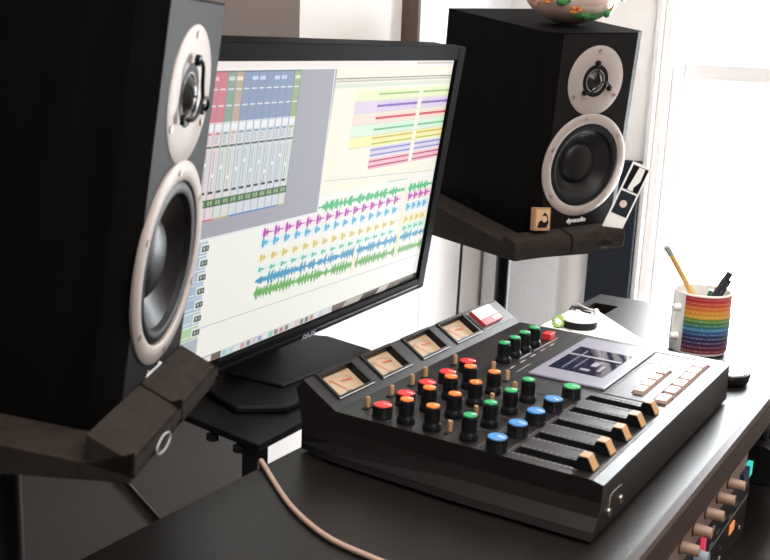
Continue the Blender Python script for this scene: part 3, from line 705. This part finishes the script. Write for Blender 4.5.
# meters
for a, c in mets:
    def P(x, v, d): return Vector(Pbr(x, v, d))
    bm = nb()
    for (x0, x1, v0, v1) in ((a-.004, c+.004, .93, 1.0), (a-.004, c+.004, .20, .28), (a-.004, a, .28, .93), (c, c+.004, .28, .93)):
        vv = [bm.verts.new(P(x, v, d)) for d in (.0002, -.0016) for x, v in ((x0, v0), (x1, v0), (x1, v1), (x0, v1))]
        for f in ((0, 3, 2, 1), (4, 5, 6, 7), (0, 1, 5, 4), (1, 2, 6, 5), (2, 3, 7, 6), (3, 0, 4, 7)): bm.faces.new([vv[i] for i in f])
    mt = obj('level_meter', bm, 'black', mx_)
    bm = nb(); bm.faces.new([bm.verts.new(P(*q, .0070)) for q in ((a+.001, .29), (c-.001, .29), (c-.001, .92), (a+.001, .92))]); obj('dial_face', bm, 'meter', mt, label='cream coloured dial')
    bm = nb(); xm = (a+c)/2
    for k in range(9):
        t = -.9+k*.225; 
        p1 = P(xm+.034*math.sin(t)*.75, .30+.48*math.cos(t*.8), .0066); p2 = P(xm+.034*math.sin(t)*.75, .36+.48*math.cos(t*.8), .0066)
        d = Vector((.0006, 0, 0)); bm.faces.new([bm.verts.new(q) for q in (p1-d, p1+d, p2+d, p2-d)])
    bm.faces.new([bm.verts.new(P(*q, .0066)) for q in ((xm-.006, .34), (xm+.006, .34), (xm+.006, .39), (xm-.006, .39))])
    obj('dial_scale', bm, 'printd', mt)
    bm = nb(); bm.faces.new([bm.verts.new(P(*q, .0060)) for q in ((xm-.001+.002, .32), (xm+.002, .32), (xm-.012, .80), (xm-.014, .80))])
    bm.faces.new([bm.verts.new(P(*q, .0060)) for q in ((xm+.002, .66), (xm+.020, .60), (xm+.020, .64), (xm+.002, .70))]); obj('needle', bm, 'needle', mt, label='red needle')
    bm = nb()
    for k in range(5):
        for x in (xm-.012+k*.005,): bm.faces.new([bm.verts.new(P(*q, -.0004)) for q in ((x, 1.0-.025), (x+.0035, 1.0-.025), (x+.0035, 1.0-.005), (x, 1.0-.005))])
    obj('meter_caption', bm, 'print', mt)
    bm = nb(); bm.faces.new([bm.verts.new(P(*q, -.0018)) for q in ((a-.004, .20), (c+.004, .20), (c+.004, .222), (a-.004, .222))]); obj('frame_highlight_strip', bm, 'print', mt, label='light grey line')
# ribbed bridge end, right
bm = nb()
for k in range(13):
    v0 = .22+k*.055
    vv = [bm.verts.new(Pbr(x, v, d)) for d in (.0001, -.0009) for x, v in ((.368, v0), (.462, v0), (.462, v0+.03), (.368, v0+.03))]
    for f in ((0, 3, 2, 1), (4, 5, 6, 7), (0, 1, 5, 4), (1, 2, 6, 5), (2, 3, 7, 6), (3, 0, 4, 7)): bm.faces.new([vv[i] for i in f])
obj('ribbed_panel', bm, 'ribs', mx_, label='grey ribbed panel')
# knobs
def knob_mesh(kind):
    bm = nb()
    if kind == 'tall':
        lathe(bm, [(0, 0), (.0096, 0), (.0099, .001), (.0092, .006), (.0080, .0075), (.0076, .0085), (.0070, .024), (.0066, .0248), (0, .0248)], 24); hc, rc = .0248, .0070
    else:
        lathe(bm, [(0, 0), (.0112, 0), (.0112, .0015), (.0104, .0025), (.0098, .012), (.0094, .0128), (0, .0128)], 24); hc, rc = .0128, .0096
    for k in range(14):
        a = k*2*PI/14; c, s = math.cos(a), math.sin(a); r0, r1 = (.0080, .0074) if kind == 'tall' else (.0106, .0100)
        z0_, z1_ = (.009, .022) if kind == 'tall' else (.003, .0115)
        box(bm, 0, 0, 0, 0, 0, 0) if False else None
        q = Matrix.Rotation(a, 4, 'Z'); vs0 = len(bm.verts)
        before = set(bm.verts); box(bm, r1-.002, r0, -.0005, .0005, z0_, z1_)
        bmesh.ops.transform(bm, matrix=q, verts=[v for v in bm.verts if v not in before])
    cap = lathe(nb(), [(rc*.6, 0), (rc, 0), (rc, .0009), (rc*.93, .0016), (0, .0019)], 24)
    box(cap, -.0006, .0006, -rc*.95, -.001, .0012, .0023, 1)
    return bm, cap, hc
def first_knob(kind, cap, x, y):
    bm, cp, hc = knob_mesh(kind)
    k = obj('knob', bm, 'black', mx_, loc=(x, y, zpan(y)), smooth=True, rot=(0, 0, random.uniform(-.6, .6)))
    c = obj('knob_cap', cp, [cap, 'white'], k, loc=(0, 0, hc-.0003), smooth=True, label=cap+' cap'); return k
def knobs(kind, cap, pts):
    k0 = None
    for x, y in pts:
        if k0 is None: k0 = first_knob(kind, cap, x, y); continue
        k = k0.copy(); C.objects.link(k); k.location = (x, y, zpan(y)); k.rotation_euler[2] = random.uniform(-.7, .7)
        for ch in k0.children: d = ch.copy(); C.objects.link(d); d.parent = k
chx = [.019, .066, .1145, .161]
knobs('short', 'red', [(.018, .248), (.065, .248), (.112, .248), (.160, .248), (.213, .249)])
knobs('tall', 'orange', [(x, .220) for x in chx]+[(x, .1895) for x in chx])
knobs('tall', 'green', [(x, .1475) for x in chx]+[(x, .231) for x in (.275, .306, .336, .367)])
knobs('short', 'blue', [(.011+.0, .113), (.059, .113), (.104, .113), (.151, .113)])
knobs('short', 'green', [(.204, .113)])
# toggles and push switches
tg = None
for x, y in ((.032, .274), (.081, .274), (.128, .275), (.162, .277), (.229, .273), (.234, .224), (.025, .171), (.081, .170), (.128, .174), (.214, .196), (.180, .171), (.200, .232)):
    if tg is None:
        tg = obj('toggle_switch', bx(-.009, .009, -.003, .003, -.0002, .0012), 'slot', mx_, loc=(x, y, zpan(y)))
        obj('switch_lever', lathe(nb(), [(0, 0), (.0024, 0), (.0027, .010), (.0022, .0115), (0, .0115)], 10), 'tan', tg, loc=(-.002, 0, .001), smooth=True, label='tan lever')
    else:
        c = tg.copy(); C.objects.link(c); c.location = (x, y, zpan(y))
        for ch in tg.children: d = ch.copy(); C.objects.link(d); d.parent = c
obj('record_button', bx(-.009, .009, -.006, .006, 0, .009), 'red', mx_, loc=(.411, .228, zpan(.228)), bevel=.001, label='square red button')
# fader caps
fd = None
for i in range(5):
    x = .0228+i*.0470
    if fd is None:
        bm = nb(); prism(bm, [(-.010, .0), (.010, .0), (.0085, .004), (.0055, .0130), (-.0035, .0130), (-.0075, .006)], -.0075, .0075, 'x')
        bm.faces.ensure_lookup_table()
        fd = obj('fader', bm, 'black', mx_, loc=(x, .026, zpan(.026)), bevel=.0006)
        bm = nb(); prism(bm, [(-.0105, .0015), (-.0035, .0136), (.0055, .0136), (.0058, .0126), (-.003, .0125), (-.0088, .0012)], -.0066, .0078, 'x'); 
        obj('fader_cap', bm, 'tan', fd, label='tan cap', bevel=.0004)
    else:
        c = fd.copy(); C.objects.link(c); c.location = (x, .026, zpan(.026))
        for ch in fd.children: d = ch.copy(); C.objects.link(d); d.parent = c
for x in (.263, .298, .330, .361, .390, .420): obj('transport_key', bx(-.0125, .0125, -.0065, .0065, -.004, .004), 'key', mx_, loc=(x, .0255, zpan(.0255)), bevel=.0008, label='pale pink rectangular key')
for x in (.277, .303, .331, .361): obj('channel_button', bx(-.011, .011, -.006, .006, -.004, .0045), 'key', mx_, loc=(x, .056, zpan(.056)), bevel=.0008, label='pale pink square button')
# phone sockets in the front face
ny = (.002-0)/(.051-.0164)
for x, z in ((.022, .013), (.055, .014)):
    s = obj('phone_socket', lathe(nb(), [(.0026, .001), (.0026, .0025), (.0040, .0025), (.0045, .0), (.0045, -.002), (.0026, -.002)], 20, T4(x, .0008, z) @ RX90), 'steel', mx_, smooth=True, label='steel socket ring')
    obj('socket_hole', lathe(nb(), [(0, 0), (.0027, 0), (.0027, .0022), (0, .0022)], 16, T4(x, .0012, z) @ RX90), 'slot', s)
b = nb(); tube(b, [(.022, -.0002, .019), (.023, -.0002, .028), (.030, .0, .030), (.050, .0, .030), (.055, -.0002, .028)], .0004, 6); obj('socket_outline', b, 'print', mx_)
for x, y in ((0.0, .03), (.46, .03), (0.0, .31), (.46, .31)): obj('rubber_foot', lathe(nb(), [(0, -.004), (.008, -.004), (.008, .0005), (0, .0005)], 16, T4(x, y, 0)), 'rubber', mx_)

# small red and white box on the bridge
bx_ = thing('tape_box', 'small red box with white label lying on the ribbed end of the recorder', 'small box')
q = Matrix((Vector((1, 0, 0)), slope.normalized(), nrm)).transposed().to_4x4(); q.translation = Vector(Pbr(.3745, .30, -.001))+Vector((0, 0, .004))
bx_.matrix_world = q @ Matrix.Diagonal((.88, .88, .9, 1))
obj('box_body', bx(0, .062, 0, .033, 0, .0055), 'red_box', bx_, bevel=.0006)
obj('white_label', bx(.0005, .0615, .0125, .0325, .0055, .0058), 'white', bx_)
obj('small_label', bx(.036, .060, .003, .010, .0055, .0058), 'paper', bx_)
b = nb()
for i in range(7): box(b, .022+i*.0048, .0255+i*.0048, .019, .024+(.002 if i == 5 else 0), .0058, .0060)
obj('lettering', b, 'print', bx_)

# ------------------------------------------------------------------ things on the desk
# mug
mg = thing('rainbow_mug', 'white mug printed with rainbow stripes holding pencil and pens', 'mug', (.688, .098, .0))
rm, hm = .0425, .094
obj('mug_body', lathe(nb(), [(0, .002), (rm-.004, 0), (rm-.001, .002), (rm, .006), (rm, hm-.001), (rm-.0015, hm), (rm-.003, hm-.001), (rm-.0035, .008), (0, .006)], 64), 'mug', mg, smooth=True)
b = nb(); cl = b.loops.layers.float_color.new('Col')
rows = [(70, 38, 60), (90, 30, 60), (60, 40, 80), (45, 50, 95), (45, 90, 150), (50, 120, 170), (60, 120, 80), (110, 150, 60), (250, 170, 40), (245, 150, 40), (235, 110, 40), (220, 60, 50), (200, 40, 55)]
rows = [(120, 35, 50), (90, 35, 75), (62, 42, 85), (48, 50, 95), (40, 80, 140), (60, 140, 185), (60, 130, 90), (105, 150, 65), (245, 180, 50), (250, 160, 45), (240, 120, 45), (225, 70, 50), (200, 40, 60)]
a0, a1, nn = math.radians(161), math.radians(401), 120
hs = .0855/len(rows)
def mq(A0, A1, z0, z1, r, col):
    f = b.faces.new([b.verts.new((r*math.cos(a), r*math.sin(a), z)) for a, z in ((A0, z0), (A1, z0), (A1, z1), (A0, z1))])
    for l in f.loops: l[cl] = (*[v*.72 for v in lin(col)], 1)
for i, c in enumerate(rows):
    z0 = .0055+i*hs
    for k in range(nn):
        A0 = a0+(a1-a0)*k/nn; A1 = a0+(a1-a0)*(k+1)/nn
        mq(A0, A1, z0, z0+hs, rm+.0003, c)
    k = 0
    while k < nn-1:
        L = random.choice((1, 1, 2, 3)); L = min(L, nn-1-k)
        for j in range(L):
            A0 = a0+(a1-a0)*(k+j)/nn; A1 = a0+(a1-a0)*(k+j+1)/nn
            mq(A0, A1, z0+hs*.34, z0+hs*.66, rm+.0005, tuple(int(x*.5+255*.5) for x in c))
        k += L+1
obj('rainbow_print', b, 'printcol', mg, smooth='raw', label='rainbow coloured bands of tiny lettering')
for z in (.026, .070):
    p_ = Vector((-1, -.10, 0)).normalized(); p_ = Vector((math.cos(math.radians(144)), math.sin(math.radians(144)), 0))
    q = p_.to_track_quat('Z', 'Y').to_matrix().to_4x4(); q.translation = p_*(rm-.001)+Vector((0, 0, z))
    obj('handle_stub', lathe(nb(), [(0, 0), (.0072, 0), (.0060, .004), (.0052, .010), (.004, .0115), (0, .012)], 16, q), 'mug', mg, smooth=True, label='broken white handle stub')
def rod(name, label, cat, p0, p1, parts):
    p0, p1 = Vector(p0), Vector(p1); d = p1-p0; L = d.length
    t = thing(name, label, cat); q = d.to_track_quat('Z', 'Y').to_matrix().to_4x4(); q.translation = p0; t.matrix_world = q
    for nm, prof, mm in parts(L): obj(nm, lathe(nb(), prof, 12 if nm != 'shaft' else 6), mm, t, smooth=(nm != 'shaft'))
    return t
rod('pencil', 'yellow-brown pencil leaning left out of the rainbow mug', 'pencil', (.712, .072, .010), (.6535, .150, .158),
    lambda L: [('point', [(0, 0), (.0043, .014)], 'pencil'), ('shaft', [(0, .0138), (.0045, .014), (.0045, L-.014), (0, L-.0138)], 'pencil'), ('eraser', [(0, L-.0142), (.0046, L-.014), (.0046, L-.002), (.0038, L), (0, L)], 'ptip')])
rod('ballpoint_pen', 'black retractable pen leaning right out of the rainbow mug', 'pen', (.672, .112, .010), (.690, .062, .126),
    lambda L: [('barrel', [(0, 0), (.002, .001), (.006, .014), (.0064, L-.016), (.0052, L-.012), (.005, L), (0, L)], 'pen')])
pn = [o for o in bpy.data.objects if o.name.startswith('ballpoint_pen')][0]
obj('clip', bx(-.0018, .0018, -.0085, -.0065, .078, .116), 'black', pn)
obj('clip_joint', bx(-.0018, .0018, -.0085, .0, .112, .117), 'black', pn)
obj('grip_window', lathe(nb(), [(.0045, .07), (.0055, .071), (.0055, .09), (.0045, .091)], 12), 'steel', pn)
rod('highlighter_pen', 'short dark green pen standing inside the rainbow mug', 'pen', (.700, .100, .010), (.695, .085, .094),
    lambda L: [('barrel', [(0, 0), (.0065, .001), (.0065, L-.010), (0, L-.009)], 'dgreen'), ('cap', [(0, L-.0105), (.0072, L-.010), (.006, L), (0, L)], 'dgreen')])
# mouse
ms = thing('computer_mouse', 'low black mouse with grey shiny top behind the recorder right corner', 'mouse', (.566, .022, 0), (0, 0, .3))
b = lathe(nb(), [(0, 0), (.032, 0), (.037, .003), (.039, .012), (.037, .0165), (0, .0165)], 48); bmesh.ops.scale(b, vec=(1.0, .75, .9), verts=b.verts)
obj('mouse_base', b, 'black', ms, smooth=True)
b = lathe(nb(), [(.035, .0164), (.034, .0185), (.018, .0205), (0, .021)], 48); bmesh.ops.scale(b, vec=(1.0, .75, .9), verts=b.verts)
obj('mouse_top', b, 'greytop', ms, smooth=True, label='grey glossy top')
# papers
pp = thing('paper_sheet', 'long white card with a slot lying on desk behind the recorder', 'paper', (0, 0, .0008))
obj('sheet', prism(nb(), [(.560, .26), (.655, .165), (.668, .168), (.800, .292), (.797, .335), (.70, .30)], 0, .0012, 'z'), 'paper', pp)
b = nb(); prism(b, [(.7125, .252), (.716, .250), (.753, .303), (.7495, .305)], .0012, .0016, 'z')
for x, y in ((.672, .243), (.690, .232), (.700, .268), (.666, .172), (.650, .225)): box(b, x-.003, x+.003, y-.002, y+.002, .0012, .0016)
obj('printed_marks', b, 'grey', pp)
pp = thing('paper_sheet', 'plain white sheet at the back edge of the desk under the card', 'paper', (0, 0, .0001))
obj('sheet', prism(nb(), [(.50, .342), (.50, .27), (.62, .24), (.70, .29), (.79, .325), (.79, .343)], 0, .0006, 'z'), 'paper', pp)
# round tin and tape roll
tn = thing('round_tin', 'small round black tin with shiny pale lid behind the recorder red button', 'tin', (.690, .288, .0022))
obj('tin_body', lathe(nb(), [(0, 0), (.026, 0), (.028, .002), (.028, .012), (0, .012)], 48), 'black', tn, smooth=True)
obj('tin_lid', lathe(nb(), [(0, .012), (.0285, .012), (.0285, .0145), (.026, .0155), (0, .0155)], 48), 'paper', tn, smooth=True, label='pale shiny lid')
tr_ = thing('tape_roll', 'tiny yellow-green striped roll lying left of the round black tin', 'tape roll', (.671, .318, .0085), (1.1, 0, -.9))
b = lathe(nb(), [(.006, 0), (.010, 0), (.010, .008), (.006, .008)], 32, closed=True); obj('roll', b, 'tapeg', tr_, smooth=True)
b = nb()
for k in range(14):
    before = set(b.verts); box(b, .0098, .0103, -.0010, .0010, .001, .0075); box(b, .007, .0098, -.0006, .0006, .008, .0083)
    bmesh.ops.transform(b, matrix=Matrix.Rotation(k*2*PI/14, 4, 'Z'), verts=[v for v in b.verts if v not in before])
obj('dark_stripes', b, 'dgreen', tr_)
# cables
def cable(name, label, pts, r, mm):
    o = obj(name, tube(nb(), pts, r, 10), mm, smooth=True); return tag(o, label, 'cable')
cable('cable', 'beige cable looping over the rear desk edge at bottom left', [(-.052, .352, -.25), (-.054, .351, -.06), (-.056, .350, .0), (-.064, .338, .0045), (-.085, .310, .003), (-.119, .264, .003), (-.143, .22, .003), (-.155, .185, .003), (-.160, .146, .003), (-.170, .06, .003), (-.18, -.03, .003)], .0027, 'cream')
cable('cable', 'thin black cable hanging behind the desk between monitor and right speaker', [(1.02, .66, .25), (1.04, .685, .16), (1.045, .69, .0), (1.04, .69, -.3), (1.02, .69, -.70)], .003, 'black')
cable('cable', 'black cable slanting across the wall below the left speaker', [(-.02, .735, .0), (.12, .735, -.178), (.21, .735, -.291), (.33, .735, -.44), (.42, .735, -.60), (.45, .735, -.72)], .0036, 'black')
wc = thing('adapter_cable', 'short white cable with plug coming out of the square desk hole', 'cable', (0, 0, 0))
obj('plug', lathe(nb(), [(0, 0), (.0035, 0), (.0045, .002), (.0045, .013), (.003, .016), (0, .016)], 16, T4(.796, .300, .0056) @ Matrix.Rotation(.5, 4, 'Z') @ Matrix.Rotation(-PI/2, 4, 'Y')), 'whitec', wc, smooth=True)
obj('wire', tube(nb(), [(.796, .300, .0056), (.802, .312, .004), (.812, .325, .0035), (.822, .337, .0035), (.830, .349, .0), (.832, .352, -.03), (.832, .353, -.2)], .0018, 8), 'whitec', wc, smooth=True)
obj('dark_wire', tube(nb(), [(.782, .303, .0035), (.786, .318, .0035), (.796, .328, .0035), (.800, .338, .0035), (.806, .348, .001), (.808, .353, -.03), (.808, .353, -.2)], .0014, 8), 'black', wc, smooth=True, label='black wire')

# repeats of one kind share a group
for o in list(bpy.data.objects):
    if o.parent is None and o.get('label'):
        for kind, g_ in (('foam_isolation_pad', 'foam strips under the speakers'), ('acoustic_panel', 'acoustic panels on the walls'), ('speaker_stand', 'speaker stands'), ('paper_sheet', 'papers behind the recorder')):
            if o.name.split('.')[0] == kind: o['group'] = g_
